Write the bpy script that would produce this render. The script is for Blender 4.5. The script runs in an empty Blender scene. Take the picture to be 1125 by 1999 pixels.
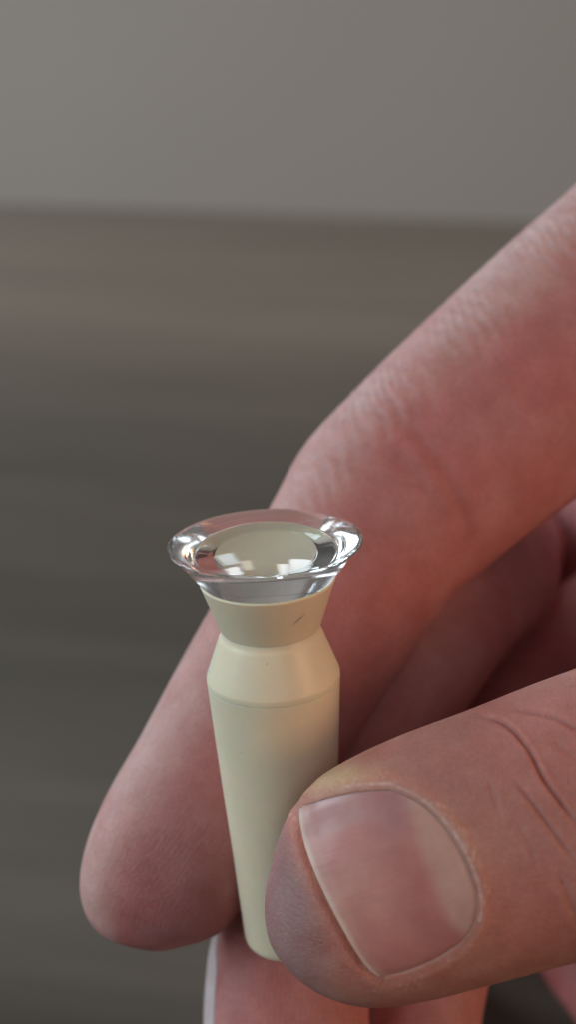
import bpy, bmesh, math, random
import numpy as np
from mathutils import Vector, Matrix
from mathutils.bvhtree import BVHTree

S = bpy.context.scene
COL = S.collection
rng = np.random.default_rng(7)
MM = 0.001

# ------------------------------------------------------------------ camera
PITCH = math.radians(20.5)
F = 2900.0                       # focal length in pixels of the 1125 x 1999 photograph
CX, CY = 562.5, 999.5
TABLE_Z = 0.75
CAM_Z = TABLE_Z + 0.135
cam_d = bpy.data.cameras.new('camera')
cam = bpy.data.objects.new('camera', cam_d); COL.objects.link(cam)
cam.location = (0, 0, CAM_Z)
cam.rotation_euler = (math.pi/2 - PITCH, 0, 0)
cam_d.sensor_fit = 'VERTICAL'; cam_d.sensor_height = 24.0; cam_d.sensor_width = 24.0
cam_d.lens = F/1999.0*24.0
cam_d.clip_start = 0.005; cam_d.clip_end = 50
cam_d.dof.use_dof = True
cam_d.dof.focus_distance = 0.108
cam_d.dof.aperture_fstop = cam_d.lens/2.1
S.camera = cam

# design frame, millimetres, origin at the camera's standing point
RIGHT = np.array([1.0, 0, 0])
FWD = np.array([0, math.cos(PITCH), -math.sin(PITCH)])
UP = np.array([0, math.sin(PITCH), math.cos(PITCH)])
ORG = np.array([0, 0, CAM_Z*1000])

def at(px, py, d):
    """a point (mm) seen at photograph position px, py at distance d along the view"""
    return ORG + RIGHT*((px-CX)/F*d) + UP*(-(py-CY)/F*d) + FWD*d

def pix(p):
    q = np.asarray(p) - ORG
    d = q @ FWD
    return np.stack([CX + (q @ RIGHT)/d*F, CY - (q @ UP)/d*F, d], -1)

# ------------------------------------------------------------------ world and lamps
w = bpy.data.worlds.new('World'); S.world = w; w.use_nodes = True
w.node_tree.nodes['Background'].inputs[0].default_value = (0.80, 0.76, 0.74, 1)
w.node_tree.nodes['Background'].inputs[1].default_value = 0.15

def window_or_fill(name, loc, target, pw, ph, cols, rows, gap, radiance, colour):
    """a grid of area lamps"""
    loc = Vector(loc); fw = (Vector(target)-loc).normalized()
    rot = fw.to_track_quat('-Z', 'Y')
    for i in range(cols):
        for j in range(rows):
            L = bpy.data.lights.new(name, 'AREA'); L.shape = 'RECTANGLE'
            L.size = pw; L.size_y = ph; L.color = colour
            L.energy = radiance*pw*ph*math.pi
            o = bpy.data.objects.new(name, L); COL.objects.link(o)
            off = Vector(((i-(cols-1)/2)*(pw+gap), (j-(rows-1)/2)*(ph+gap), 0))
            o.location = loc + rot @ off
            o.rotation_mode = 'QUATERNION'; o.rotation_quaternion = rot

HAND_AT = Vector((0, 0.11, CAM_Z-0.05))
# tall window at the left, a little behind the camera
window_or_fill('window_or_fill', (-1.15, -0.12, CAM_Z+0.46), HAND_AT, 0.26, 0.38, 2, 2, 0.03, 6.3, (0.80, 0.93, 1.0))
window_or_fill('window_or_fill', (-0.88, -0.72, CAM_Z+0.42), HAND_AT, 0.14, 0.24, 2, 2, 0.02, 3.8, (0.84, 0.95, 1.0))  # second, smaller one, added to brighten the sides of the lens
# added fill behind the camera, to brighten the sides of the lens
window_or_fill('window_or_fill', (0.16, -1.10, CAM_Z+0.66), HAND_AT, 0.17, 0.21, 2, 2, 0.02, 2.4, (0.95, 0.97, 1.0))
# window farther back at the left, rims the fingers
window_or_fill('window_or_fill', (-0.95, 0.95, CAM_Z+0.70), HAND_AT, 0.24, 0.30, 2, 2, 0.03, 8.8, (0.72, 0.87, 1.0))
# narrow window at the right
window_or_fill('window_or_fill', (1.15, -0.42, CAM_Z+0.50), HAND_AT, 0.09, 0.40, 1, 2, 0.03, 4.0, (0.85, 0.94, 1.0))
# panes high in the far wall, mirrored in the lens
FAR = 1.28
def far_pane(x0, x1, z0, z1, rad, col):
    c = ((x0+x1)/2, FAR, CAM_Z+(z0+z1)/2)
    window_or_fill('window_or_fill', c, (c[0], 0, c[2]), x1-x0, z1-z0, 1, 1, 0, rad, col)
far_pane(-0.048, -0.006, 0.900, 1.160, 7.5, (0.92, 0.97, 1.0))
far_pane(0.000, 0.094, 0.820, 1.120, 7.5, (0.84, 0.94, 1.0))
far_pane(-0.262, -0.200, 0.640, 0.825, 4.0, (0.78, 0.90, 1.0))
far_pane(-0.270, -0.212, 0.875, 1.020, 8.0, (0.88, 0.96, 1.0))
far_pane(-0.196, -0.154, 0.800, 0.960, 3.2, (1.0, 0.90, 0.78))
# added overhead fill, standing in for light off the ceiling
window_or_fill('overhead_fill', (0.05, -0.05, CAM_Z+1.25), (0.05, 0.05, CAM_Z), 0.9, 0.9, 1, 1, 0.0, 0.25, (1.0, 0.95, 0.90))
# warm lamp of the room, at the right
window_or_fill('room_lamp', (0.80, -0.33, CAM_Z+0.235), HAND_AT, 0.26, 0.26, 1, 1, 0.0, 12.0, (1.0, 0.52, 0.24))

S.view_settings.view_transform = 'Standard'
S.view_settings.look = 'None'
S.view_settings.exposure = 0.0
S.view_settings.gamma = 1.0
S.render.engine = 'CYCLES'
cy = S.cycles
cy.max_bounces = 16; cy.diffuse_bounces = 5; cy.glossy_bounces = 8; cy.transmission_bounces = 14
cy.caustics_refractive = True; cy.caustics_reflective = False
cy.blur_glossy = 0.3
cy.sample_clamp_indirect = 6.0
cy.use_denoising = True

# ------------------------------------------------------------------ helpers
def tag(o, label=None, cat=None, kind=None):
    if label: o['label'] = label
    if cat: o['category'] = cat
    if kind: o['kind'] = kind
    return o

def empty(name, loc_mm):
    o = bpy.data.objects.new(name, None); COL.objects.link(o)
    o.location = Vector(loc_mm)*MM; o.empty_display_size = 0.005
    return o

def mesh_obj(name, verts_mm, faces, mat, parent=None, smooth=True):
    """verts in world millimetres; parts are stored relative to their thing"""
    base = np.array(parent.location)/MM if parent is not None else np.zeros(3)
    v = (np.asarray(verts_mm, float) - base)*MM
    me = bpy.data.meshes.new(name)
    me.from_pydata(v.tolist(), [], [list(map(int, f)) for f in faces])
    me.update()
    if smooth: me.polygons.foreach_set('use_smooth', [True]*len(me.polygons))
    me.materials.append(mat)
    o = bpy.data.objects.new(name, me); COL.objects.link(o)
    if parent is not None: o.parent = parent
    return o

def new_mat(name):
    m = bpy.data.materials.new(name); m.use_nodes = True
    nt = m.node_tree; b = nt.nodes['Principled BSDF']
    return m, nt, b

def node(nt, kind, **kw):
    n = nt.nodes.new(kind)
    for k, v in kw.items():
        if k in n.inputs: n.inputs[k].default_value = v
        else: setattr(n, k, v)
    return n

def ramp(nt, stops):
    n = nt.nodes.new('ShaderNodeValToRGB')
    e = n.color_ramp.elements
    while len(e) < len(stops): e.new(0.5)
    for el, (p, c) in zip(e, stops):
        el.position = p; el.color = (*c, 1)
    return n

# ------------------------------------------------------------------ materials
def skin_material():
    m, nt, b = new_mat('skin')
    L = nt.links.new
    tone = node(nt, 'ShaderNodeAttribute', attribute_name='tone')
    geo = node(nt, 'ShaderNodeTexCoord')
    mp = node(nt, 'ShaderNodeMapping'); mp.inputs['Scale'].default_value = (1000, 1000, 1000)
    L(geo.outputs['Object'], mp.inputs[0])          # millimetres
    n1 = node(nt, 'ShaderNodeTexNoise', Scale=0.35, Detail=4.0, Roughness=0.6)
    L(mp.outputs[0], n1.inputs['Vector'])
    r1 = ramp(nt, [(0.3, (0.90, 0.80, 0.78)), (0.7, (1.08, 1.12, 1.12))])
    L(n1.outputs[0], r1.inputs[0])
    mul = node(nt, 'ShaderNodeMix', data_type='RGBA', blend_type='MULTIPLY')
    mul.inputs[0].default_value = 1.0
    L(tone.outputs['Color'], mul.inputs[6]); L(r1.outputs[0], mul.inputs[7])
    n2 = node(nt, 'ShaderNodeTexNoise', Scale=2.6, Detail=5.0, Roughness=0.7)
    L(mp.outputs[0], n2.inputs['Vector'])
    r2 = ramp(nt, [(0.35, (0.94, 0.90, 0.89)), (0.68, (1.05, 1.06, 1.06))])
    L(n2.outputs[0], r2.inputs[0])
    mul2 = node(nt, 'ShaderNodeMix', data_type='RGBA', blend_type='MULTIPLY')
    mul2.inputs[0].default_value = 1.0
    L(mul.outputs[2], mul2.inputs[6]); L(r2.outputs[0], mul2.inputs[7])
    n4 = node(nt, 'ShaderNodeTexNoise', Scale=0.13, Detail=3.0, Roughness=0.55)
    L(mp.outputs[0], n4.inputs['Vector'])
    r4 = ramp(nt, [(0.36, (1.02, 0.91, 0.91)), (0.52, (1.0, 1.0, 1.0)), (0.66, (1.03, 1.09, 1.08))])
    L(n4.outputs[0], r4.inputs[0])
    mul3 = node(nt, 'ShaderNodeMix', data_type='RGBA', blend_type='MULTIPLY'); mul3.inputs[0].default_value = 1.0
    L(mul2.outputs[2], mul3.inputs[6]); L(r4.outputs[0], mul3.inputs[7])
    L(mul3.outputs[2], b.inputs['Base Color'])
    rr = node(nt, 'ShaderNodeMapRange'); rr.inputs['To Min'].default_value = 0.42; rr.inputs['To Max'].default_value = 0.62
    L(n1.outputs[0], rr.inputs['Value']); L(rr.outputs[0], b.inputs['Roughness'])
    b.inputs['Specular IOR Level'].default_value = 0.42
    b.inputs['Subsurface Weight'].default_value = 1.0
    b.inputs['Subsurface Radius'].default_value = (1.0, 0.35, 0.18)
    b.inputs['Subsurface Scale'].default_value = 0.0016
    # relief: fine cell pattern of skin, ridges of the finger pads, folds of the knuckle
    vor = node(nt, 'ShaderNodeTexVoronoi', Scale=2.6, feature='DISTANCE_TO_EDGE')
    nd = node(nt, 'ShaderNodeTexNoise', Scale=1.2, Detail=3.0)
    L(mp.outputs[0], nd.inputs['Vector'])
    mixv = node(nt, 'ShaderNodeMix', data_type='RGBA', blend_type='LINEAR_LIGHT')
    mixv.inputs[0].default_value = 0.35
    L(mp.outputs[0], mixv.inputs[6]); L(nd.outputs['Color'], mixv.inputs[7])
    L(mixv.outputs[2], vor.inputs['Vector'])
    vr = node(nt, 'ShaderNodeMapRange'); vr.inputs['From Max'].default_value = 0.12
    L(vor.outputs['Distance'], vr.inputs['Value'])
    b1 = node(nt, 'ShaderNodeBump', Strength=0.36, Distance=0.00011)
    L(vr.outputs[0], b1.inputs['Height'])
    n3 = node(nt, 'ShaderNodeTexNoise', Scale=5.0, Detail=4.0, Roughness=0.65)
    L(mp.outputs[0], n3.inputs['Vector'])
    b2 = node(nt, 'ShaderNodeBump', Strength=0.32, Distance=0.0001)
    L(n3.outputs[0], b2.inputs['Height']); L(b1.outputs[0], b2.inputs['Normal'])
    # ridges
    rc = node(nt, 'ShaderNodeAttribute', attribute_name='ridge')     # x: mm across ridges, y: strength
    sp = node(nt, 'ShaderNodeSeparateXYZ'); L(rc.outputs['Vector'], sp.inputs[0])
    nw = node(nt, 'ShaderNodeTexNoise', Scale=0.6, Detail=2.0); L(mp.outputs[0], nw.inputs['Vector'])
    ad = node(nt, 'ShaderNodeMath', operation='MULTIPLY_ADD'); ad.inputs[1].default_value = 0.9
    L(nw.outputs[0], ad.inputs[0]); L(sp.outputs[0], ad.inputs[2])
    sc = node(nt, 'ShaderNodeMath', operation='MULTIPLY'); sc.inputs[1].default_value = 2*math.pi/0.44
    L(ad.outputs[0], sc.inputs[0])
    si = node(nt, 'ShaderNodeMath', operation='SINE'); L(sc.outputs[0], si.inputs[0])
    ms = node(nt, 'ShaderNodeMath', operation='MULTIPLY'); L(si.outputs[0], ms.inputs[0]); L(sp.outputs[1], ms.inputs[1])
    b3 = node(nt, 'ShaderNodeBump', Strength=0.22, Distance=0.00006)
    L(ms.outputs[0], b3.inputs['Height']); L(b2.outputs[0], b3.inputs['Normal'])
    L(b3.outputs[0], b.inputs['Normal'])
    return m

def nail_material():
    m, nt, b = new_mat('nail')
    L = nt.links.new
    tone = node(nt, 'ShaderNodeAttribute', attribute_name='tone')
    geo = node(nt, 'ShaderNodeTexCoord')
    mp = node(nt, 'ShaderNodeMapping'); mp.inputs['Scale'].default_value = (1000, 1000, 1000)
    L(geo.outputs['Object'], mp.inputs[0])
    n1 = node(nt, 'ShaderNodeTexNoise', Scale=0.5, Detail=5.0, Roughness=0.6)
    L(mp.outputs[0], n1.inputs['Vector'])
    r1 = ramp(nt, [(0.3, (0.92, 0.86, 0.86)), (0.7, (1.06, 1.08, 1.08))])
    L(n1.outputs[0], r1.inputs[0])
    mul = node(nt, 'ShaderNodeMix', data_type='RGBA', blend_type='MULTIPLY'); mul.inputs[0].default_value = 1
    L(tone.outputs['Color'], mul.inputs[6]); L(r1.outputs[0], mul.inputs[7])
    L(mul.outputs[2], b.inputs['Base Color'])
    b.inputs['Roughness'].default_value = 0.33
    b.inputs['Specular IOR Level'].default_value = 0.4
    b.inputs['Subsurface Weight'].default_value = 0.8
    b.inputs['Subsurface Radius'].default_value = (1.0, 0.45, 0.3)
    b.inputs['Subsurface Scale'].default_value = 0.0007
    rc = node(nt, 'ShaderNodeAttribute', attribute_name='ridge')
    n2 = node(nt, 'ShaderNodeTexNoise', Scale=1.0, Detail=3.0)
    mp2 = node(nt, 'ShaderNodeMapping'); mp2.inputs['Scale'].default_value = (0.25, 3.2, 1)
    L(rc.outputs['Vector'], mp2.inputs[0]); L(mp2.outputs[0], n2.inputs['Vector'])
    bp = node(nt, 'ShaderNodeBump', Strength=0.30, Distance=0.00006)
    L(n2.outputs[0], bp.inputs['Height']); L(bp.outputs[0], b.inputs['Normal'])
    return m

def cream_material(name, tint):
    m, nt, b = new_mat(name)
    L = nt.links.new
    geo = node(nt, 'ShaderNodeTexCoord')
    mp = node(nt, 'ShaderNodeMapping'); mp.inputs['Scale'].default_value = (1000, 1000, 1000)
    L(geo.outputs['Object'], mp.inputs[0])
    n1 = node(nt, 'ShaderNodeTexNoise', Scale=0.25, Detail=5.0, Roughness=0.6)
    L(mp.outputs[0], n1.inputs['Vector'])
    r1 = ramp(nt, [(0.3, tuple(c*0.94 for c in tint)), (0.7, tint)])
    L(n1.outputs[0], r1.inputs[0])
    # a few specks of dirt
    vo = node(nt, 'ShaderNodeTexVoronoi', Scale=0.30, Randomness=1.0)
    L(mp.outputs[0], vo.inputs['Vector'])
    lt = node(nt, 'ShaderNodeMapRange'); lt.inputs['From Min'].default_value = 0.012; lt.inputs['From Max'].default_value = 0.035
    L(vo.outputs['Distance'], lt.inputs['Value'])
    mx = node(nt, 'ShaderNodeMix', data_type='RGBA'); mx.inputs[6].default_value = (0.2, 0.17, 0.11, 1)
    L(lt.outputs[0], mx.inputs[0]); L(r1.outputs[0], mx.inputs[7])
    L(mx.outputs[2], b.inputs['Base Color'])
    b.inputs['Roughness'].default_value = 0.40
    b.inputs['Specular IOR Level'].default_value = 0.45
    b.inputs['Subsurface Weight'].default_value = 0.9
    b.inputs['Subsurface Radius'].default_value = (1.0, 0.55, 0.22)
    b.inputs['Subsurface Scale'].default_value = 0.0004
    n2 = node(nt, 'ShaderNodeTexNoise', Scale=3.0, Detail=4.0)
    L(mp.outputs[0], n2.inputs['Vector'])
    bp = node(nt, 'ShaderNodeBump', Strength=0.12, Distance=0.00006)
    L(n2.outputs[0], bp.inputs['Height']); L(bp.outputs[0], b.inputs['Normal'])
    return m

def acrylic_material():
    m, nt, b = new_mat('clear_acrylic')
    b.inputs['Base Color'].default_value = (0.985, 0.99, 0.99, 1)
    b.inputs['Roughness'].default_value = 0.0
    b.inputs['IOR'].default_value = 1.49
    b.inputs['Transmission Weight'].default_value = 1.0
    return m

def plain(name, col, rough=0.6):
    m, nt, b = new_mat(name)
    b.inputs['Base Color'].default_value = (*col, 1); b.inputs['Roughness'].default_value = rough
    return m

def table_pt(px, py):
    r = RIGHT*((px-CX)/F) + UP*(-(py-CY)/F) + FWD
    t = (TABLE_Z*1000 - ORG[2])/r[2]
    return ORG + r*t
_far = table_pt(200, 403)[1]
BANDS = []
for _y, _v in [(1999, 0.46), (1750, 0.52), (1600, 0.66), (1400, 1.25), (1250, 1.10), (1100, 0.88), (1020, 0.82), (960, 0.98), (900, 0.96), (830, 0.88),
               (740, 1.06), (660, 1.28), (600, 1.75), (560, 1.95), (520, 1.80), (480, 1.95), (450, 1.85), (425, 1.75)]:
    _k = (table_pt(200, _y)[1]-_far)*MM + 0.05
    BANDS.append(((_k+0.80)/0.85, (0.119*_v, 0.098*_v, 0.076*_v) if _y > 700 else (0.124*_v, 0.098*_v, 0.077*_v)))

def wood_material():
    m, nt, b = new_mat('dark_wood')
    L = nt.links.new
    geo = node(nt, 'ShaderNodeTexCoord')
    # lighter and darker bands by distance from the camera, wavering along the grain
    mp = node(nt, 'ShaderNodeMapping'); mp.inputs['Scale'].default_value = (1.6, 9, 9)
    L(geo.outputs['Object'], mp.inputs[0])
    n1 = node(nt, 'ShaderNodeTexNoise', Scale=1.0, Detail=5.0, Roughness=0.55, Distortion=0.4)
    L(mp.outputs[0], n1.inputs['Vector'])
    sx = node(nt, 'ShaderNodeSeparateXYZ'); L(geo.outputs['Object'], sx.inputs[0])
    ad = node(nt, 'ShaderNodeMath', operation='MULTIPLY_ADD'); ad.inputs[1].default_value = 0.15
    L(n1.outputs[0], ad.inputs[0]); L(sx.outputs[1], ad.inputs[2])
    mr = node(nt, 'ShaderNodeMapRange'); mr.inputs['From Min'].default_value = -0.80; mr.inputs['From Max'].default_value = 0.05
    L(ad.outputs[0], mr.inputs['Value'])
    r1 = ramp(nt, BANDS)
    L(mr.outputs[0], r1.inputs[0])
    b.inputs['Specular IOR Level'].default_value = 0.2
    mp2 = node(nt, 'ShaderNodeMapping'); mp2.inputs['Scale'].default_value = (7, 70, 70)
    L(geo.outputs['Object'], mp2.inputs[0])
    n2 = node(nt, 'ShaderNodeTexNoise', Scale=1.0, Detail=5.0, Roughness=0.65)
    L(mp2.outputs[0], n2.inputs['Vector'])
    r2 = ramp(nt, [(0.3, (0.80, 0.80, 0.80)), (0.68, (1.10, 1.10, 1.10))])
    L(n2.outputs[0], r2.inputs[0])
    mul = node(nt, 'ShaderNodeMix', data_type='RGBA', blend_type='MULTIPLY'); mul.inputs[0].default_value = 1
    L(r1.outputs[0], mul.inputs[6]); L(r2.outputs[0], mul.inputs[7])
    L(mul.outputs[2], b.inputs['Base Color'])
    b.inputs['Roughness'].default_value = 0.5
    bp = node(nt, 'ShaderNodeBump', Strength=0.3, Distance=0.0005)
    L(n2.outputs[0], bp.inputs['Height']); L(bp.outputs[0], b.inputs['Normal'])
    return m

def wall_material():
    m, nt, b = new_mat('grey_paint')
    L = nt.links.new
    geo = node(nt, 'ShaderNodeTexCoord')
    n1 = node(nt, 'ShaderNodeTexNoise', Scale=2.0, Detail=4.0)
    L(geo.outputs['Object'], n1.inputs['Vector'])
    r1 = ramp(nt, [(0.3, (0.48, 0.445, 0.405)), (0.7, (0.52, 0.475, 0.435))])
    L(n1.outputs[0], r1.inputs[0]); L(r1.outputs[0], b.inputs['Base Color'])
    b.inputs['Roughness'].default_value = 0.8
    n2 = node(nt, 'ShaderNodeTexNoise', Scale=160.0, Detail=3.0)
    L(geo.outputs['Object'], n2.inputs['Vector'])
    bp = node(nt, 'ShaderNodeBump', Strength=0.15, Distance=0.001)
    L(n2.outputs[0], bp.inputs['Height']); L(bp.outputs[0], b.inputs['Normal'])
    return m

SKIN = skin_material(); NAIL = nail_material()
CREAM = cream_material('cream_plastic', (0.87, 0.78, 0.59))
ACRYLIC = acrylic_material()
WOOD = wood_material(); WALL = wall_material()

# ------------------------------------------------------------------ the setting: wall and table
e0, e1 = table_pt(0, 396), table_pt(1050, 434)
ed = e1-e0; yaw = math.atan2(ed[1], ed[0]); emid = (e0+e1)/2
def table():
    L_, D_, T_ = 2.4, 1.5, 0.03
    bm = bmesh.new()
    bmesh.ops.create_cube(bm, size=1)
    for v in bm.verts: v.co = Vector((v.co.x*L_, (v.co.y-0.5)*D_, (v.co.z-0.5)*T_))
    bmesh.ops.bevel(bm, geom=list(bm.edges), offset=0.003, segments=3, affect='EDGES', profile=0.5)
    me = bpy.data.meshes.new('tabletop'); bm.to_mesh(me); bm.free()
    me.materials.append(WOOD)
    o = bpy.data.objects.new('tabletop', me); COL.objects.link(o)
    o.location = (emid[0]*MM, emid[1]*MM, TABLE_Z); o.rotation_euler = (0, 0, yaw)
    tag(o, 'dark brown wood grained tabletop, blurred below and behind the hand', 'table')
table()
wy = max(e0[1], e1[1])*MM + 0.42
print('WALL', wy)
wall = mesh_obj('wall', np.array([(-4, wy, 0), (4, wy, 0), (4, wy, 2.6), (-4, wy, 2.6), (-4, wy+.12, 0), (4, wy+.12, 0), (4, wy+.12, 2.6), (-4, wy+.12, 2.6)])*1000,
     [(0, 1, 2, 3), (5, 4, 7, 6), (3, 2, 6, 7), (1, 0, 4, 5), (0, 3, 7, 4), (2, 1, 5, 6)], WALL, smooth=False)
tag(wall, 'plain grey painted wall', None, 'structure')

# ------------------------------------------------------------------ the hand lens
TOP = at(517.5, 1055.5, 110.0)                      # centre of the clear rim
BOT_GUESS = at(566, 1832, 121.5)                    # centre of the handle's end
AX = (TOP-BOT_GUESS); LEN = np.linalg.norm(AX); AX = AX/LEN
VX = np.cross(AX, np.array([0, 1.0, 0])); VX /= np.linalg.norm(VX)   # towards the right
if VX[0] < 0: VX = -VX
VY = np.cross(AX, VX); VY /= np.linalg.norm(VY)                      # away from the camera
if VY[1] < 0: VY = -VY
print('LENS len', LEN, 'AX', AX, 'pix scale', F/110)

def lathe(profile, n=128, closed=True):
    """profile: (radius, height below the rim); verts in mm round the device's axis"""
    V, Fc = [], []
    ring = []
    for r, h in profile:
        c = TOP - AX*h
        if r < 1e-6:
            ring.append([len(V)]); V.append(c)
        else:
            ids = []
            for k in range(n):
                a = 2*math.pi*k/n
                ids.append(len(V)); V.append(c + VX*(r*math.cos(a)) + VY*(r*math.sin(a)))
            ring.append(ids)
    for A, B in zip(ring[:-1], ring[1:]):
        if len(A) == 1 and len(B) == 1: continue
        for k in range(n):
            k2 = (k+1) % n
            if len(A) == 1: Fc.append((A[0], B[k], B[k2]))
            elif len(B) == 1: Fc.append((A[k], B[0], A[k2]))
            else: Fc.append((A[k], B[k], B[k2], A[k2]))
    return V, Fc

def fix_normals(o):
    bm = bmesh.new(); bm.from_mesh(o.data)
    bmesh.ops.recalc_face_normals(bm, faces=bm.faces); bm.to_mesh(o.data); bm.free()

def sharp(o, ang=30):
    o.data.set_sharp_from_angle(angle=math.radians(ang))

def rounded(pts, rad, seg=4):
    """round the corners of a profile polyline"""
    out = [pts[0]]
    for i in range(1, len(pts)-1):
        p0, p1, p2 = (np.array(p, float) for p in pts[i-1:i+2])
        r = rad if np.isscalar(rad) else rad[i]
        if r <= 0: out.append(tuple(p1)); continue
        d0 = (p0-p1); l0 = np.linalg.norm(d0); d2 = (p2-p1); l2 = np.linalg.norm(d2)
        r_ = min(r, l0*0.45, l2*0.45)
        a, c = p1+d0/l0*r_, p1+d2/l2*r_
        for t in np.linspace(0, 1, seg+1):
            out.append(tuple((1-t)**2*a + 2*t*(1-t)*p1 + t*t*c))
    out.append(pts[-1])
    return out

R_RIM, R_CUP = 7.27, 5.10          # clear rim, top of the cream cup
H_CUP = 2.95                       # the cup's lip below the rim
H_WAIST, R_WAIST = 6.95, 3.78
H_SHO, R_SHO = 10.86, 5.12
H_SEAM, R_SEAM = 11.20, 5.11
H_END, R_END = LEN, 3.52
lens = empty('hand_lens', TOP - AX*H_END)
tag(lens, 'cream plastic waisted lens handle topped by a flared clear lens, held upright', 'lens')

# cream cup under the lens
BOWL = 0.9                         # a shallow bowl in the cup, touching the foot of the lens in its middle only
prof = [(r, H_CUP+BOWL*(1-(r/4.9)**2)) for r in np.linspace(0, 4.9, 24)] + [(R_CUP-0.12, H_CUP), (R_CUP, H_CUP+0.12), (R_WAIST+0.05, H_WAIST-0.15), (R_WAIST-0.04, H_WAIST), (0, H_WAIST)]
V, Fc = lathe(prof)
cup = mesh_obj('cup', V, Fc, CREAM, lens); fix_normals(cup); sharp(cup)
# a short dark scratch across the cup's side
def cup_pt(ang, h, off=0.012):
    r = R_CUP+(R_WAIST+0.05-R_CUP)*(h-H_CUP-0.12)/(H_WAIST-0.15-H_CUP-0.12)+off
    return TOP - AX*h + VX*(r*math.cos(ang)) + VY*(r*math.sin(ang))
V, Fc = [], []
for k in range(13):
    t = k/12; wdt = 0.035*(0.3+math.sin(math.pi*t))*(1+0.4*math.sin(k*2.3))
    an = math.radians(-66+t*12); h_ = 5.15-0.75*t+0.05*math.sin(k*1.7)
    V += [cup_pt(an, h_-wdt), cup_pt(an, h_+wdt)]
    if k: Fc.append((2*k-2, 2*k-1, 2*k+1, 2*k))
scratch = mesh_obj('scratch', V, Fc, plain('dirt', (0.16, 0.11, 0.06), 0.8), lens)
# neck and shoulder
prof = [(0, H_WAIST-0.02), (R_WAIST-0.08, H_WAIST-0.02), (R_WAIST, H_WAIST+0.35), (R_WAIST+0.18, H_WAIST+0.62), (R_SHO, H_SHO-0.1), (R_SHO+0.01, H_SEAM), (0, H_SEAM)]
prof = rounded(prof, [0, 0.05, 0.2, 0.3, 0.10, 0.04, 0])
V, Fc = lathe(prof)
neck = mesh_obj('shoulder', V, Fc, CREAM, lens); fix_normals(neck); sharp(neck)
# tapering handle
prof = [(0, H_SEAM-0.02), (R_SEAM-0.09, H_SEAM-0.02), (R_SEAM-0.05, H_SEAM+0.03), (R_SEAM-0.01, H_SEAM+0.06), (R_SEAM-0.015, H_SEAM+0.3), (4.68, H_SEAM+(H_END-H_SEAM)*0.30), (4.14, H_SEAM+(H_END-H_SEAM)*0.63), (R_END+0.16, H_END-0.8), (R_END+.04, H_END-0.35), (R_END-0.35, H_END), (0, H_END)]
prof = rounded(prof, [0, 0.02, 0.02, 0.02, 0.1, 2, 2, 0.2, 0.4, 0.4, 0], 5)
V, Fc = lathe(prof)
body = mesh_obj('handle', V, Fc, CREAM, lens); fix_normals(body); sharp(body)

# clear lens: flared cone with a gently domed top, its foot seated in the cup
RC, R_TOP = 35.0, 7.16
SG = RC-math.sqrt(RC*RC-R_TOP**2)
dome = [(r, 0.03-SG+RC-math.sqrt(RC*RC-r*r)) for r in np.linspace(0, R_TOP, 28)]
def cone(h): return R_CUP+(H_CUP-h)*0.70
prof = dome + [(R_RIM-0.03, 0.05), (R_RIM, 0.08), (R_RIM, 0.16), (R_RIM-0.03, 0.20), (cone(0.42), 0.42), (cone(2.0), 2.0), (cone(2.03)-0.05, 2.03), (cone(2.1)-0.05, 2.1), (R_CUP-0.03, H_CUP-0.05), (4.95, H_CUP-0.05)] + [(r, H_CUP+BOWL*(1-(r/4.9)**2)+(0.06 if r < 3.6 else -0.04)) for r in np.linspace(4.9, 0.0, 24)]
V, Fc = lathe(prof, 192)
clear = mesh_obj('clear_lens', V, Fc, ACRYLIC, lens); fix_normals(clear); sharp(clear, 22)
# the cone's flank is turned, not polished: finely brushed
TURNED = acrylic_material(); TURNED.name = 'turned_acrylic'
TURNED.node_tree.nodes['Principled BSDF'].inputs['Roughness'].default_value = 0.085
clear.data.materials.append(TURNED)
for p in clear.data.polygons:
    q = np.array(p.center)/MM + np.array(lens.location)/MM - TOP
    h_ = -(q @ AX); r_ = np.linalg.norm(q + AX*h_)
    if 0.18 < h_ < H_CUP-0.03 and r_ > cone(h_)-0.12: p.material_index = 1

# characters engraved round the cone, under the rim
def engraving():
    m, nt, b = new_mat('engraved_acrylic')
    b.inputs['Base Color'].default_value = (0.85, 0.86, 0.86, 1); b.inputs['Roughness'].default_value = 0.7
    b.inputs['Alpha'].default_value = 0.42
    V, Fc = [], []
    for txt, x0, hh in [('10', 413, 1.25), ('C', 447, 1.28), ('174', 468, 1.30), ('/', 508, 1.36), ('.75', 532, 1.30)]:
        cu = bpy.data.curves.new('tmp', 'FONT'); cu.body = txt; cu.size = 0.80; cu.offset = -0.004; cu.resolution_u = 3
        to = bpy.data.objects.new('tmp', cu); COL.objects.link(to)
        dg = bpy.context.evaluated_depsgraph_get()
        ev = to.evaluated_get(dg); me = ev.to_mesh()
        a0 = math.asin((x0-519)/166.0)
        base = len(V)
        for v in me.vertices:
            h = hh + 0.34 - v.co.y
            r = cone(h)+0.004
            a = -math.pi/2 + a0 + v.co.x/6.2
            V.append(TOP - AX*h + VX*(r*math.cos(a)) + VY*(r*math.sin(a)))
        for p in me.polygons: Fc.append([base+i for i in p.vertices])
        ev.to_mesh_clear(); bpy.data.objects.remove(to); bpy.data.curves.remove(cu)
    mesh_obj('engraving', V, Fc, m, lens, smooth=False)
engraving()

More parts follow.
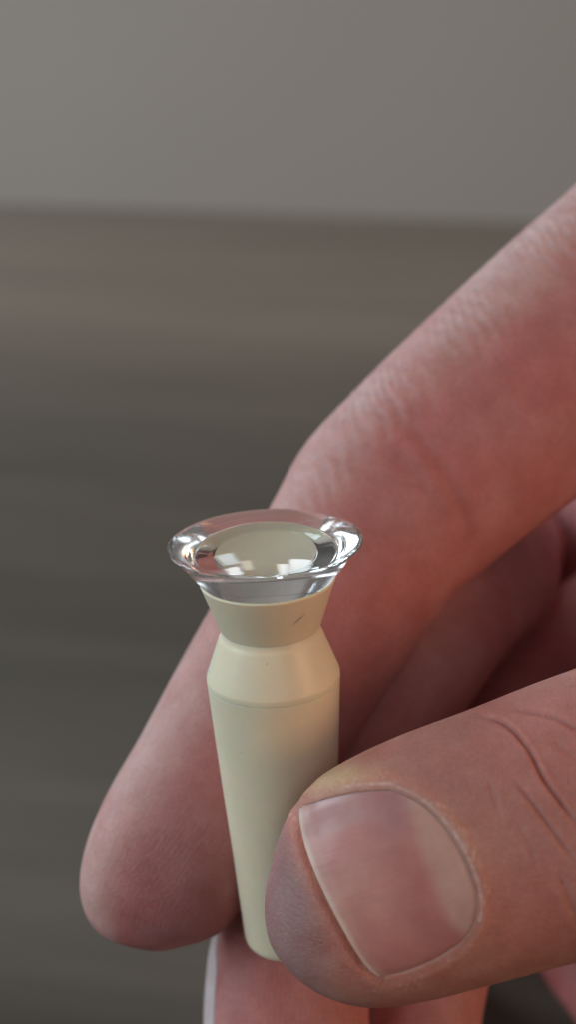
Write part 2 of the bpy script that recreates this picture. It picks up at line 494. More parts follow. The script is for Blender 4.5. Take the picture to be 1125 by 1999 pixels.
# ------------------------------------------------------------------ the hand
def catmull(keys, n):
    """smooth curve through rows of keys, n samples, arc-length-like parameter"""
    K = np.asarray(keys, float)
    seg = np.linalg.norm(np.diff(K[:, :3], axis=0), axis=1)**0.5 + 1e-6
    t = np.concatenate([[0], np.cumsum(seg)])
    # finite-difference hermite
    m = np.zeros_like(K)
    for i in range(len(K)):
        if i == 0: m[i] = (K[1]-K[0])/(t[1]-t[0])
        elif i == len(K)-1: m[i] = (K[-1]-K[-2])/(t[-1]-t[-2])
        else:
            d0 = (K[i]-K[i-1])/(t[i]-t[i-1]); d1 = (K[i+1]-K[i])/(t[i+1]-t[i])
            h0, h1 = t[i]-t[i-1], t[i+1]-t[i]
            m[i] = (d0*h1+d1*h0)/(h0+h1)
    x = np.linspace(0, t[-1], n)
    i = np.clip(np.searchsorted(t, x, 'right')-1, 0, len(K)-2)
    h = (t[i+1]-t[i])[:, None]; u = ((x-t[i])/h[:, 0])[:, None]
    return ((2*u**3-3*u**2+1)*K[i] + (u**3-2*u**2+u)*h*m[i] + (-2*u**3+3*u**2)*K[i+1] + (u**3-u**2)*h*m[i+1])

class Finger:
    """a finger lofted from rings: keys are px, py, depth, half width px, front mm, back mm"""
    def __init__(self, keys, n=150, m=72, power=2.2, cap_start=True):
        rows = []
        for px, py, d, hw, fr, bk in keys:
            p = at(px, py, d)
            rows.append([*p, hw*d/F, fr, bk])
        C = catmull(rows, n)
        self.P = C[:, :3]
        self.a = np.maximum(C[:, 3], 0.02); self.f = np.maximum(C[:, 4], 0.02); self.b = np.maximum(C[:, 5], 0.02)
        T = np.gradient(self.P, axis=0); T /= np.linalg.norm(T, axis=1)[:, None]
        # smooth the tangents so that rings stay nearly parallel
        for _ in range(6):
            T[1:-1] = (T[:-2]+2*T[1:-1]+T[2:])/4
        T /= np.linalg.norm(T, axis=1)[:, None]
        view = self.P-ORG; view /= np.linalg.norm(view, axis=1)[:, None]
        Sd = np.cross(T, view); Sd /= np.linalg.norm(Sd, axis=1)[:, None]
        D = np.cross(Sd, T)
        D *= np.sign(np.sum(D*view, axis=1))[:, None]
        self.T, self.S, self.D = T, Sd, D
        self.s = np.concatenate([[0], np.cumsum(np.linalg.norm(np.diff(self.P, axis=0), axis=1))])
        th = np.linspace(0, 2*math.pi, m, endpoint=False)
        c, s = np.cos(th), np.sin(th)
        cs = np.sign(c)*np.abs(c)**(2/power); sn = np.sign(s)*np.abs(s)**(2/power)
        ring = self.P[:, None, :] + Sd[:, None, :]*(self.a[:, None]*cs[None])[:, :, None]
        dep = np.where(sn > 0, self.b[:, None], self.f[:, None])*sn[None]
        ring = ring + D[:, None, :]*dep[:, :, None]
        self.V = ring.reshape(-1, 3)
        Fc = []
        for i in range(n-1):
            for k in range(m):
                k2 = (k+1) % m
                Fc.append((i*m+k, i*m+k2, (i+1)*m+k2, (i+1)*m+k))
        V = list(self.V); V.append(self.P[0]); V.append(self.P[-1])
        a, z = len(V)-2, len(V)-1
        for k in range(m):
            k2 = (k+1) % m
            Fc.append((a, k2, k)); Fc.append((z, (n-1)*m+k, (n-1)*m+k2))
        self.mesh = (np.array(V), Fc)
    def coords(self, Q):
        """arc length, across, depthwise, distance ratio for points Q"""
        c = self.P.mean(0); A = Q-c; B = self.P-c
        idx = ((B*B).sum(1)[None] - 2*(A @ B.T)).argmin(1)
        d = Q-self.P[idx]
        ax = np.sum(d*self.T[idx], 1); s = self.s[idx]+ax
        x = np.sum(d*self.S[idx], 1); y = np.sum(d*self.D[idx], 1)
        b = np.where(y > 0, self.b[idx], self.f[idx])
        rho = np.sqrt((x/self.a[idx])**2 + (y/b)**2 + (np.abs(ax)/4.0)**2)
        return s, x, y, rho

index = Finger([
    (1480, 372, 141, 262, 9.0, 9.0), (1283, 540, 138, 240, 8.6, 8.5), (1150, 652, 136, 236, 8.4, 8.4), (1022, 762, 134.5, 230, 8.4, 8.2), (900, 866, 133, 221, 8.2, 8.0),
    (822, 936, 132, 214, 8.0, 8.0), (757, 1000, 131, 209, 7.7, 7.8), (702, 1077, 130, 196, 7.4, 7.4), (637, 1180, 129, 190, 7.2, 7.2),
    (571, 1284, 128.2, 187, 7.2, 7.0), (500, 1404, 127.2, 184, 7.0, 6.8), (428, 1525, 126, 178, 6.9, 6.4), (355, 1639, 124.8, 171, 6.6, 6.0),
    (309, 1726, 123.8, 160, 5.9, 5.2), (288, 1770, 123.2, 144, 5.0, 4.4), (276, 1803, 122.8, 121, 4.0, 3.5), (269, 1828, 122.5, 90, 2.8, 2.4), (266, 1844, 122.4, 48, 1.4, 1.2), (265, 1848, 122.4, 5, 0.2, 0.2)])
thumb = Finger([
    (1560, 1455, 108, 300, 9.5, 10), (1400, 1507, 107, 284, 8.8, 9.0), (1240, 1556, 106.2, 272, 8.2, 8.2), (1125, 1592, 106, 266, 7.9, 7.8), (1000, 1632, 106, 257, 7.4, 7.4),
    (860, 1677, 106, 250, 6.8, 7.2), (760, 1714, 106.2, 240, 6.2, 7.0), (682, 1743, 106.6, 222, 5.6, 6.5), (624, 1758, 107, 191, 4.9, 5.6), (580, 1766, 107.4, 150, 4.0, 4.5),
    (550, 1769, 107.7, 103, 2.9, 3.2), (533, 1769, 107.9, 63, 1.9, 2.0), (524, 1769, 108, 26, 0.9, 0.9), (522.5, 1769, 108, 4, 0.2, 0.2)])
middle = Finger([  # back deepened out of view to block window light
    (985, 1060, 205, 112, 7.6, 7.6), (968, 1080, 180, 122, 7.6, 7.6), (952, 1096, 162, 136, 7.6, 7.6), (935, 1112, 148, 149, 7.4, 22), (850, 1205, 139, 152, 7.2, 52), (740, 1380, 135, 150, 7.0, 54),
    (645, 1590, 132.5, 150, 6.8, 32), (588, 1780, 130.5, 152, 6.6, 10), (566, 1900, 129, 156, 6.4, 6.2), (562, 2050, 127.5, 156, 6.2, 6.0), (562, 2140, 126.5, 130, 5.0, 5.0), (562, 2190, 126, 80, 3.0, 3.0), (562, 2205, 126, 8, .4, .4)])
ring_f = Finger([
    (1290, 1170, 205, 125, 8, 20), (1205, 1230, 180, 132, 8, 20), (1120, 1300, 162, 138, 7.6, 20), (1020, 1425, 150, 141, 7.2, 18), (920, 1600, 142, 138, 6.8, 6.8),
    (850, 1800, 137, 130, 6.4, 6.4), (826, 1960, 135, 118, 6.0, 6.0), (820, 2060, 133, 110, 5.6, 5.6), (818, 2110, 132, 80, 3.6, 3.6), (817, 2128, 132, 8, .4, .4)])
little = Finger([
    (1180, 1270, 198, 130, 7, 7), (1060, 1470, 176, 130, 7, 7), (1075, 1640, 174, 130, 6.6, 6.6), (1155, 1815, 170, 130, 6.4, 6.4), (1230, 1917, 166, 130, 6, 6), (1318, 2033, 162, 128, 6, 6), (1380, 2150, 152, 110, 5, 5), (1410, 2190, 151, 50, 2, 2), (1416, 2198, 151, 8, .3, .3)])
palm = Finger([
    (1900, 800, 190, 420, 26, 14), (1700, 930, 182, 520, 26, 16), (1480, 1050, 180, 480, 18, 18), (1330, 1120, 190, 380, 11, 14), (1220, 1130, 198, 330, 6, 8), (1120, 1120, 204, 300, 5, 6), (1040, 1110, 207, 200, 3, 4), (1010, 1110, 208, 30, 1, 1)], n=60, m=48)
web = Finger([  # the thumb's web, out of frame, added to block light from the right
    (1700, 250, 152, 200, 12, 12), (1500, 640, 147, 220, 12, 13), (1430, 960, 140, 215, 12, 14), (1440, 1240, 127, 215, 11, 14), (1540, 1440, 112, 220, 8, 10), (1660, 1540, 108, 160, 6, 8)], n=60, m=48)
hidden_blocker = Finger([  # no real part: lump hidden behind the fingers, added to block window light
    (1080, 1200, 196, 130, 4, 20), (1000, 1330, 186, 150, 5, 30), (900, 1500, 176, 165, 5, 42), (820, 1720, 170, 165, 5, 46), (790, 1950, 167, 150, 5, 46), (770, 2250, 164, 150, 5, 40), (765, 2400, 163, 80, 3, 20)], n=60, m=48)
back_blocker = Finger([  # unseen lump added behind the hand to keep back light out
    (1900, 1450, 236, 440, 5, 14), (1400, 1500, 231, 430, 4, 14), (1100, 1540, 226, 410, 3, 12), (900, 1580, 224, 390, 3, 11), (780, 1600, 223, 320, 3, 9), (730, 1610, 222, 160, 2, 5)], n=60, m=48)
low_blocker = Finger([  # lump below the frame, added to shade the table under the hand
    (1900, 1900, 190, 480, 20, 20), (1600, 2200, 175, 460, 20, 20), (1250, 2500, 162, 400, 16, 16), (900, 2560, 156, 330, 14, 14), (600, 2560, 152, 300, 13, 13), (480, 2560, 150, 240, 10, 10), (430, 2560, 149, 120, 5, 5)], n=60, m=48)
heel = Finger([
    (2100, 1250, 150, 640, 22, 20), (1850, 1330, 145, 600, 20, 20), (1640, 1400, 132, 480, 16, 18), (1480, 1470, 116, 330, 10, 12), (1400, 1500, 108, 250, 7, 8)], n=60, m=48)
FINGERS = [index, thumb, middle, ring_f, little, palm, heel, back_blocker, low_blocker, web, hidden_blocker]

def union_mesh(parts, voxel):
    V, Fc = [], []
    for p in parts:
        o = len(V)
        V.extend(p.mesh[0].tolist()); Fc.extend([tuple(i+o for i in f) for f in p.mesh[1]])
    me = bpy.data.meshes.new('tmp'); me.from_pydata(V, [], Fc); me.update()
    bm = bmesh.new(); bm.from_mesh(me); bm.normal_update()
    bmesh.ops.recalc_face_normals(bm, faces=bm.faces); bm.to_mesh(me); bm.free()
    o = bpy.data.objects.new('tmp', me); COL.objects.link(o)
    md = o.modifiers.new('r', 'REMESH'); md.mode = 'VOXEL'; md.voxel_size = voxel; md.adaptivity = 0
    dg = bpy.context.evaluated_depsgraph_get()
    ev = o.evaluated_get(dg); m2 = ev.to_mesh()
    n = len(m2.vertices); co = np.empty(n*3, np.float32); m2.vertices.foreach_get('co', co)
    nl = len(m2.loops); li = np.empty(nl, np.int32); m2.loops.foreach_get('vertex_index', li)
    ls = np.empty(len(m2.polygons), np.int32); m2.polygons.foreach_get('loop_start', ls)
    ne = len(m2.edges); ed = np.empty(ne*2, np.int32); m2.edges.foreach_get('vertices', ed)
    ev.to_mesh_clear()
    bpy.data.objects.remove(o); bpy.data.meshes.remove(me)
    return co.reshape(-1, 3).astype(float), li, ls, ed.reshape(-1, 2)

def smooth_verts(V, E, it, lam=0.5, mu=-0.52, mask=None):
    n = len(V); deg = np.maximum(np.bincount(E.ravel(), minlength=n), 1).astype(float)[:, None]
    for k in range(it*2):
        acc = np.zeros_like(V)
        for c in range(3):
            acc[:, c] = np.bincount(E[:, 0], V[E[:, 1], c], n) + np.bincount(E[:, 1], V[E[:, 0], c], n)
        d = acc/deg - V
        f = lam if k % 2 == 0 else mu
        V = V + (d*f if mask is None else d*f*mask[:, None])
    return V

def normals(V, li, ls):
    q = li.reshape(-1, 4)
    nrm = np.cross(V[q[:, 2]]-V[q[:, 0]], V[q[:, 3]]-V[q[:, 1]])
    out = np.zeros_like(V)
    for k in range(4):
        for c in range(3):
            out[:, c] += np.bincount(q[:, k], nrm[:, c], len(V))
    return out/np.maximum(np.linalg.norm(out, axis=1)[:, None], 1e-12)

def poly_dist(P, poly, closed=False):
    q = np.asarray(poly, float); lo, hi = q.min(0)-110, q.max(0)+110
    near = np.nonzero(np.all((P > lo) & (P < hi), 1) & SEEN)[0]
    d = np.full(len(P), 1e3); t = np.zeros(len(P)); i = np.zeros(len(P), bool)
    d[near], t[near], i[near] = poly_dist_(P[near], poly, closed)
    return d, t, i

def poly_dist_(P, poly, closed=False):
    """distance of 2-D points to a polyline, parameter along it 0..1, and inside test"""
    A = np.asarray(poly, float); B = np.roll(A, -1, 0) if closed else None
    if closed: a, b = A, B
    else: a, b = A[:-1], A[1:]
    best = np.full(len(P), 1e9); par = np.zeros(len(P)); inside = np.zeros(len(P), bool)
    for i, (p, q) in enumerate(zip(a, b)):
        d = q-p; t = np.clip(((P-p) @ d)/max(d @ d, 1e-9), 0, 1)
        dist = np.hypot(*(P-(p+t[:, None]*d)).T)
        m = dist < best; best[m] = dist[m]; par[m] = (i+t[m])/len(a)
        if closed:
            c = (p[1] > P[:, 1]) != (q[1] > P[:, 1])
            xi = p[0] + (P[:, 1]-p[1])*(q[0]-p[0])/((q[1]-p[1]) if abs(q[1]-p[1]) > 1e-9 else 1e-9)
            inside ^= c & (P[:, 0] < xi)
    return best, par, inside

def sstep(x, a, b):
    t = np.clip((x-a)/(b-a), 0, 1); return t*t*(3-2*t)

def curve2(pts, n=40):
    K = [[p[0], p[1], 0] for p in pts]
    return catmull(K, n)[:, :2]

VOX = 0.25
V, li, ls, E = union_mesh(FINGERS, VOX)
V = smooth_verts(V, E, 10)
N = normals(V, li, ls)

def refine(V, N, li, E, want):
    """split the wanted quads in four; their neighbours take the new edge points, so nothing cracks"""
    q = li.reshape(-1, 4); n0 = len(V)
    ea = np.sort(np.stack([q, np.roll(q, -1, 1)], -1), -1)          # edges of each quad
    key = ea[..., 0].astype(np.int64)*n0 + ea[..., 1]
    used = np.unique(key[want])
    mid_id = n0 + np.arange(len(used))
    a, b = used//n0, used % n0
    Vm, Nm = (V[a]+V[b])/2, N[a]+N[b]
    qw = q[want]; cen_id = n0+len(used)+np.arange(len(qw))
    Vc, Nc = V[qw].mean(1), N[qw].sum(1)
    pos = np.clip(np.searchsorted(used, key), 0, len(used)-1)
    has = used[pos] == key
    mid = np.where(has, mid_id[pos], -1)
    mw = mid[want]
    new4 = np.concatenate([np.stack([qw[:, k], mw[:, k], cen_id, mw[:, (k+3) % 4]], 1) for k in range(4)])
    rest = ~want; touch = rest & has.any(1); plain = rest & ~has.any(1)
    loops = [q[plain].ravel(), new4.ravel()]; sizes = [np.full(plain.sum(), 4), np.full(len(new4), 4)]
    for f, m in zip(q[touch], mid[touch]):
        poly = []
        for k in range(4):
            poly.append(f[k])
            if m[k] >= 0: poly.append(m[k])
        loops.append(np.array(poly)); sizes.append(np.array([len(poly)]))
    li2 = np.concatenate(loops).astype(np.int32); sz = np.concatenate(sizes)
    ls2 = np.concatenate([[0], np.cumsum(sz)[:-1]]).astype(np.int32)
    N2 = np.concatenate([N, Nm, Nc]); N2 /= np.maximum(np.linalg.norm(N2, axis=1)[:, None], 1e-12)
    e4 = np.unique(np.sort(np.stack([new4, np.roll(new4, -1, 1)], -1).reshape(-1, 2), 1), axis=0)
    return np.concatenate([V, Vm, Vc]), N2, li2, ls2, e4

for _ in range(1):
    _px = pix(V); _f = -np.sum(N*(V-ORG), 1)
    _in = (_f > 0) & (_px[:, 0] > 490) & (_px[:, 0] < 1140) & (_px[:, 1] > 1290) & (_px[:, 1] < 2010) & (_px[:, 2] < 112)
    if _ == 1:
        _in &= (_px[:, 0] > 540) & (_px[:, 0] < 980) & (_px[:, 1] > 1490) & (_px[:, 1] < 1960)
    if _ == 0:
        V, N, li, ls, E4 = refine(V, N, li, E, _in[li.reshape(-1, 4)].all(1))
        break
print('hand verts', len(V))

# which finger each vertex belongs to
CO = [f.coords(V) for f in FINGERS]
rho = np.stack([c[3] for c in CO], 1)
own = rho.argmin(1)
PX = pix(V)
view = V-ORG; view /= np.linalg.norm(view, axis=1)[:, None]
front = np.clip(-np.sum(N*view, 1), -1, 1)
SEEN = front > -0.05
isT = (own == 1) | (own == 6); isI = own == 0; isM = own == 2
disp = np.zeros(len(V))

# --- thumb nail outline, from its free edge round the root
NAIL_TOP = curve2([(583, 1566), (640, 1549), (700, 1537), (762, 1534)])
NAIL_ROOT = curve2([(762, 1534), (822, 1563), (880, 1622), (918, 1690), (936, 1752), (930, 1806), (900, 1850)])
NAIL_LOW = curve2([(900, 1850), (850, 1882), (795, 1905), (748, 1916)])
NAIL_FREE = curve2([(748, 1916), (712, 1880), (672, 1815), (634, 1742), (603, 1668), (588, 1612), (583, 1566)])
OUT = np.concatenate([NAIL_TOP, NAIL_ROOT, NAIL_LOW, NAIL_FREE])
mF = isT & (front > 0.05)
dn, pn, ins = poly_dist(PX[:, :2], OUT, True)
sd = np.where(ins, -dn, dn)                     # px, negative inside
df, _, _ = poly_dist(PX[:, :2], NAIL_FREE)
dr, _, _ = poly_dist(PX[:, :2], np.concatenate([NAIL_TOP, NAIL_ROOT, NAIL_LOW]))
free = sstep(dr-df, -10, 60)                    # 1 near the free edge
bed = sstep(-sd, 3-6*free, 19-5*free)
rim = np.exp(-((sd-14)/11.0)**2)*(1-free)
disp += mF*(-0.50*bed + 0.09*rim)
# the groove between nail and finger tip
disp += mF*free*(-0.38*np.exp(-((sd-3)/10.0)**2))
# tip pad bulges beyond the nail
# --- creases drawn on the thumb's knuckle
blood = []
def crease(pts, depth, width, mask, bulge=0.35):
    global disp
    c = curve2(pts, 30)
    d, t, _ = poly_dist(PX[:, :2], c)
    fade = np.clip(np.minimum(t, 1-t)*5, 0, 1)
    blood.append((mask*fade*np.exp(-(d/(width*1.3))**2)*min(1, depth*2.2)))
    disp += mask*fade*(-depth*np.exp(-(d/width)**2) + depth*bulge*np.exp(-((d-width*2.3)/(width*1.5))**2))
for pts, dep, wd in [
    ([(925, 1396), (985, 1412), (1032, 1462), (1062, 1520), (1098, 1570), (1140, 1625)], 0.28, 4.5),
    ([(1000, 1385), (1060, 1395), (1100, 1408), (1150, 1440)], 0.20, 5),
    ([(1000, 1522), (1040, 1568), (1085, 1630), (1130, 1690)], 0.17, 5),
    ([(955, 1520), (968, 1570), (985, 1612)], 0.06, 5),
    ([(1008, 1600), (1030, 1645), (1050, 1700)], 0.06, 5),
    ([(1082, 1445), (1100, 1462), (1128, 1478)], 0.10, 6),
    ([(1090, 1700), (1110, 1750), (1130, 1800)], 0.12, 8)]:
    crease(pts, dep, wd, mF, 0.15)
# --- creases of the index finger's inner side
mI = isI & (front > 0.0)
for pts, dep, wd in [
    ([(765, 800), (815, 850), (862, 910), (900, 985), (925, 1060)], 0.20, 15),
    ([(730, 845), (790, 905), (840, 975), (860, 1040)], 0.10, 16),
    ([(1000, 730), (1030, 770), (1048, 810)], 0.08, 12)]:
    crease(pts, dep, wd, mI, 0.12)
# knuckle folds on the lit upper edge of the index
s_i, x_i, y_i, _ = CO[0]
sgn = -1 if index.S[60] @ (RIGHT*(-1)+UP) < 0 else 1
edge = x_i*sgn                                   # mm towards the upper left
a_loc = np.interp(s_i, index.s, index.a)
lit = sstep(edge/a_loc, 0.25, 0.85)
wob = 0.55*np.sin(x_i*0.9+1.0) + 0.35*np.sin(y_i*0.8)+0.3*np.sin(s_i*0.37)
fold = np.sin((s_i + 0.35*y_i + wob)*2*math.pi/1.55) + 0.5*np.sin((s_i+0.2*y_i - wob)*2*math.pi/0.93)
rngs = sstep(s_i, 12, 20)*(1-sstep(s_i, 46, 54))
amp = 0.6+0.4*np.sin(s_i*0.61+0.5)
soft = 1-0.75*sstep(edge/a_loc, 0.86, 0.99)
disp += isI*lit*rngs*fold*amp*soft*0.10
fold2 = np.sin((s_i*0.8 + 0.8*y_i+wob)*2*math.pi/1.3)
disp += isI*lit*sstep(s_i, 44, 50)*(1-sstep(s_i, 60, 72))*fold2*soft*0.05
V2 = V + N*disp[:, None]
V2 = smooth_verts(V2, E4, 1, mask=np.isin(np.arange(len(V2)), E4.ravel(), kind='table').astype(float))

# --- colour of the skin by region: blood, bone, and some painted light and shade
tone = np.tile(np.array([0.48, 0.225, 0.187]), (len(V), 1))
def blend(mask, col):
    global tone
    mk = np.clip(mask, 0, 1)[:, None]
    tone = tone*(1-mk) + np.array(col)*mk
RED, PALE, YEL = (0.53, 0.215, 0.22), (0.64, 0.42, 0.40), (0.60, 0.42, 0.26)
s_t = CO[1][0]
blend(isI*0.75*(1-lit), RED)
blend(isI*0.7*lit, PALE)  # lit upper edge of the index painted paler
blend(isM*0.7 + (own == 3)*0.7 + ((own == 5) | (own == 7) | (own == 9) | (own == 10) | (own == 4))*0.8, RED)
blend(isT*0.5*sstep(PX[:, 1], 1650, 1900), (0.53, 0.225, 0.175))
blend(isT*0.45*np.exp(-(((PX[:, 0]-965)/55)**2+((PX[:, 1]-1700)/120)**2)), (0.55, 0.24, 0.18))
blend(mF*0.55*np.exp(-((sd-18)/16)**2)*(1-free), (0.58, 0.28, 0.21))
blend(mF*0.85*np.exp(-(((PX[:, 0]-650+0.9*(PX[:, 1]-1515))/80)**2+((PX[:, 1]-1518)/26)**2)), (0.62, 0.44, 0.25))  # warm lamplight and cream bounce painted as yellower skin
blend(mF*free*0.75*np.exp(-((sd-6)/12)**2), (0.58, 0.23, 0.16))
blend(isT*sstep(-PX[:, 0], -690, -560)*(sd > 0)*0.85*sstep(sd, 12, 50), (0.33, 0.20, 0.20))  # tip's left darkened in colour to offset the left window's light
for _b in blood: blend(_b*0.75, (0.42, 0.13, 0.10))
# fine pale scale of dry skin round the cuticle
_tab = rng.random(4096)
def vnoise(x):
    k = np.floor(x).astype(int); f = x-k; f = f*f*(3-2*f)
    return _tab[k % 4096]*(1-f) + _tab[(k+1) % 4096]*f
fl = vnoise(pn*90+7)*vnoise(pn*310)
blend(mF*(1-free)*np.exp(-((sd-4)/3.0)**2)*np.clip(0.35+fl*1.6, 0, 1)*sstep(PX[:, 0]-0.35*(PX[:, 1]-1540), 640, 720)*(PX[:, 1] < 1800)*0.7, (0.74, 0.60, 0.53))
fl2 = vnoise(pn*420+sd*0.35)*vnoise(pn*130+30-sd*0.12)
blend(mF*(1-free)*np.exp(-((sd-15)/11.0)**2)*np.clip(fl2*2.4-0.9, 0, 1)*0.6, (0.70, 0.53, 0.46))
# --- ridges on the pads
ridge = np.zeros((len(V), 3))
ridge[:, 0] = np.where(isI, x_i + 0.12*s_i, np.where(isM, CO[2][1], np.where(isT, s_t*0.7 + 0.7*CO[1][1], 0)))
ridge[:, 1] = (isI*(sstep(s_i, 62, 75))*0.35*sstep(front, 0.2, 0.7) + isM*sstep(PX[:, 1], 1780, 1850)*0.9 + isT*sstep(-PX[:, 0], -640, -570)*(sd > 25)*0.35)

hand_base = at(1480, 1500, 150)
hand = empty('hand', hand_base)
tag(hand, 'bare hand reaching in from the right, pinching the cream lens handle', 'hand')

def raw_mesh(name, V, li, ls, mat, parent):
    base = np.array(parent.location)/MM
    me = bpy.data.meshes.new(name)
    n = len(V); nf = len(ls)
    me.vertices.add(n); me.loops.add(len(li)); me.polygons.add(nf)
    me.vertices.foreach_set('co', ((V-base)*MM).astype(np.float32).ravel())
    me.loops.foreach_set('vertex_index', li)
    me.polygons.foreach_set('loop_start', ls)
    me.update(calc_edges=True); me.validate()
    me.polygons.foreach_set('use_smooth', np.ones(nf, bool))
    me.materials.append(mat)
    o = bpy.data.objects.new(name, me); COL.objects.link(o); o.parent = parent
    return o

def set_attr(o, tone, ridge):
    me = o.data
    a = me.attributes.new('tone', 'FLOAT_COLOR', 'POINT')
    a.data.foreach_set('color', np.concatenate([tone, np.ones((len(tone), 1))], 1).astype(np.float32).ravel())
    a = me.attributes.new('ridge', 'FLOAT_VECTOR', 'POINT')
    a.data.foreach_set('vector', ridge.astype(np.float32).ravel())

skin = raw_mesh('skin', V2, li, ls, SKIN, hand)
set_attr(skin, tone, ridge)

# ------------------------------------------------------------------ nails
def surface_hit(tree, px, py):
    d = RIGHT*((px-CX)/F) + UP*(-(py-CY)/F) + FWD
    d /= np.linalg.norm(d)
    r = tree.ray_cast(Vector(ORG), Vector(d))
    return (np.array(r[0]), np.array(r[1])) if r[0] is not None else (None, None)

tv, tf = thumb.mesh
thumb_tree = BVHTree.FromPolygons([Vector(v) for v in tv], tf)

def resample(c, n):
    L = np.concatenate([[0], np.cumsum(np.linalg.norm(np.diff(c, axis=0), axis=1))]); L /= L[-1]
    t = np.linspace(0, 1, n)
    return np.stack([np.interp(t, L, c[:, 0]), np.interp(t, L, c[:, 1])], 1)

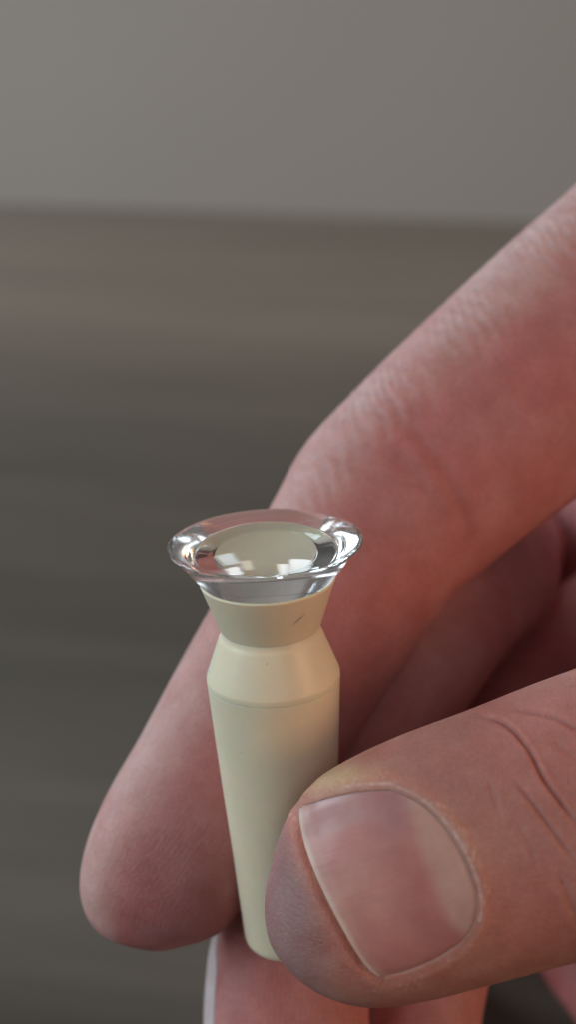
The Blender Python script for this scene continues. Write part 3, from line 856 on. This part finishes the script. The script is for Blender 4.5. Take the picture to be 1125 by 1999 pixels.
def thumb_nail():
    nu, nv = 56, 56                      # u: free edge to root, v: top side to low side
    fr = resample(NAIL_FREE[::-1], nv); rt = resample(NAIL_ROOT, nv)
    tp = resample(NAIL_TOP, nu); lo = resample(NAIL_LOW[::-1], nu)
    G = np.zeros((nu, nv, 2))
    for i, u in enumerate(np.linspace(0, 1, nu)):
        for j, v in enumerate(np.linspace(0, 1, nv)):
            G[i, j] = ((1-u)*fr[j] + u*rt[j] + (1-v)*tp[i] + v*lo[i]
                       - ((1-u)*(1-v)*fr[0] + (1-u)*v*fr[-1] + u*(1-v)*rt[0] + u*v*rt[-1]))
    P = np.zeros((nu, nv, 3)); Nn = np.zeros((nu, nv, 3))
    for i in range(nu):
        for j in range(nv):
            h, nrm = surface_hit(thumb_tree, *G[i, j])
            P[i, j] = h; Nn[i, j] = nrm
    for _ in range(12):                  # even out the facets of the loft's normals
        Nn[1:-1] = (Nn[:-2]+2*Nn[1:-1]+Nn[2:])/4; Nn[:, 1:-1] = (Nn[:, :-2]+2*Nn[:, 1:-1]+Nn[:, 2:])/4
    Nn /= np.linalg.norm(Nn, axis=2)[:, :, None]
    if np.sum(Nn[20, 20]*(P[20, 20]-ORG)) > 0: Nn = -Nn
    U, W = np.meshgrid(np.linspace(0, 1, nu), np.linspace(0, 1, nv), indexing='ij')
    side = np.minimum(W, 1-W)
    lift = -0.05 + 0.10*sstep(side, 0, 0.25) - 0.12*sstep(0.07-side, 0, 0.07) - 0.15*sstep(U, 0.93, 1.0) + 0.07*sstep(0.12-U, 0, .12)
    lift += 0.015*np.sin(W*37+2*np.sin(U*3)) * 0.4
    top = P + Nn*lift[:, :, None]; bot = P + Nn*(lift-0.42)[:, :, None]
    # colour of the plate
    c = np.tile(np.array([0.60, 0.26, 0.23]), (nu, nv, 1))
    def mix(m, col):
        nonlocal c
        m = np.clip(m, 0, 1)[:, :, None]; c = c*(1-m)+np.array(col)*m
    X, Y = G[:, :, 0], G[:, :, 1]
    mix(0.6*np.exp(-(((X-720)/80)**2+((Y-1760)/70)**2)), (0.65, 0.34, 0.28))
    mix(0.75*sstep(0.24-W, 0, 0.07), (0.55, 0.33, 0.315))
    ldy = [1540, 1600, 1660, 1730, 1790, 1850]; ldx = [786, 803, 822, 846, 873, 912]
    dl = X - np.interp(Y, ldy, ldx)
    mix(0.55*np.exp(-((dl+46)/42)**2), (0.50, 0.21, 0.195))
    mix(0.6*np.exp(-(((X-770)/38)**2+((Y-1595)/46)**2)), (0.44, 0.235, 0.245))
    mix(0.55*np.exp(-(((X-868)/42)**2+((Y-1818)/38)**2)), (0.45, 0.18, 0.16))
    mix(0.80*sstep(dl, -16, 20)*sstep(1856-Y, 0, 50), (0.62, 0.405, 0.345))
    mix(0.35*sstep(Y, 1840, 1900), (0.50, 0.22, 0.17))
    mix(0.9*sstep(0.032-U, -0.012, 0.012), (0.76, 0.62, 0.52))
    mix(0.4*sstep(0.12-U, 0, 0.05), (0.64, 0.40, 0.34))
    c = c*0.91
    Vn = np.concatenate([top.reshape(-1, 3), bot.reshape(-1, 3)]); K = nu*nv
    Fc = []
    for i in range(nu-1):
        for j in range(nv-1):
            a, b, cc, d = i*nv+j, i*nv+j+1, (i+1)*nv+j+1, (i+1)*nv+j
            Fc.append((a, b, cc, d)); Fc.append((K+d, K+cc, K+b, K+a))
    bord = [(i, 0) for i in range(nu)] + [(nu-1, j) for j in range(1, nv)] + [(i, nv-1) for i in range(nu-2, -1, -1)] + [(0, j) for j in range(nv-2, 0, -1)]
    for k in range(len(bord)):
        a = bord[k][0]*nv+bord[k][1]; b = bord[(k+1) % len(bord)]; b = b[0]*nv+b[1]
        Fc.append((a, K+a, K+b, b))
    o = mesh_obj('thumbnail', Vn, Fc, NAIL, hand); fix_normals(o); sharp(o, 50)
    rid = np.stack([U*14, W*13, 0*U], -1).reshape(-1, 3)
    set_attr(o, np.concatenate([c.reshape(-1, 3)]*2), np.concatenate([rid]*2))
    tag(o, 'short broad thumbnail with a pale half moon')
thumb_nail()

def middle_nail():
    """the middle finger's nail seen nearly edge-on at its left side"""
    nu, nv = 40, 20
    pts = []
    f = middle
    i0 = int(np.argmin(np.abs(pix(f.P)[:, 1]-1815))); i1 = int(np.argmin(np.abs(pix(f.P)[:, 1]-2120)))
    sg = 1 if f.S[i0] @ RIGHT < 0 else -1
    top = np.zeros((nu, nv, 3)); nn = np.zeros((nu, nv, 3))
    for i in range(nu):
        u = i/(nu-1); k = i0+(i1-i0)*u; k0 = int(k); fr = k-k0; k1 = min(k0+1, len(f.P)-1)
        P = f.P[k0]*(1-fr)+f.P[k1]*fr; a = f.a[k0]*(1-fr)+f.a[k1]*fr
        Sx = f.S[k0]*sg; D = f.D[k0]
        half = 4.6*min(1, 0.35+1.6*u)
        for j in range(nv):
            w_ = -1+2*j/(nv-1)
            ang = w_*half/7.2
            nrm = Sx*math.cos(ang) + D*math.sin(ang)
            top[i, j] = P + Sx*(a-6.6+0.32*min(1, .3+u*3)) + nrm*6.6*1.0 + D*0.4
            nn[i, j] = nrm
    Vn = np.concatenate([top.reshape(-1, 3), (top-nn*0.5).reshape(-1, 3)]); K = nu*nv; Fc = []
    for i in range(nu-1):
        for j in range(nv-1):
            a, b, c, d = i*nv+j, i*nv+j+1, (i+1)*nv+j+1, (i+1)*nv+j
            Fc.append((a, b, c, d)); Fc.append((K+d, K+c, K+b, K+a))
    bord = [(i, 0) for i in range(nu)] + [(nu-1, j) for j in range(1, nv)] + [(i, nv-1) for i in range(nu-2, -1, -1)] + [(0, j) for j in range(nv-2, 0, -1)]
    for k in range(len(bord)):
        a = bord[k][0]*nv+bord[k][1]; b = bord[(k+1) % len(bord)]; b = b[0]*nv+b[1]
        Fc.append((a, K+a, K+b, b))
    o = mesh_obj('fingernail', Vn, Fc, NAIL, hand); fix_normals(o); sharp(o, 50)
    set_attr(o, np.tile(np.array([0.60, 0.50, 0.50]), (2*K, 1)), np.zeros((2*K, 3)))
middle_nail()
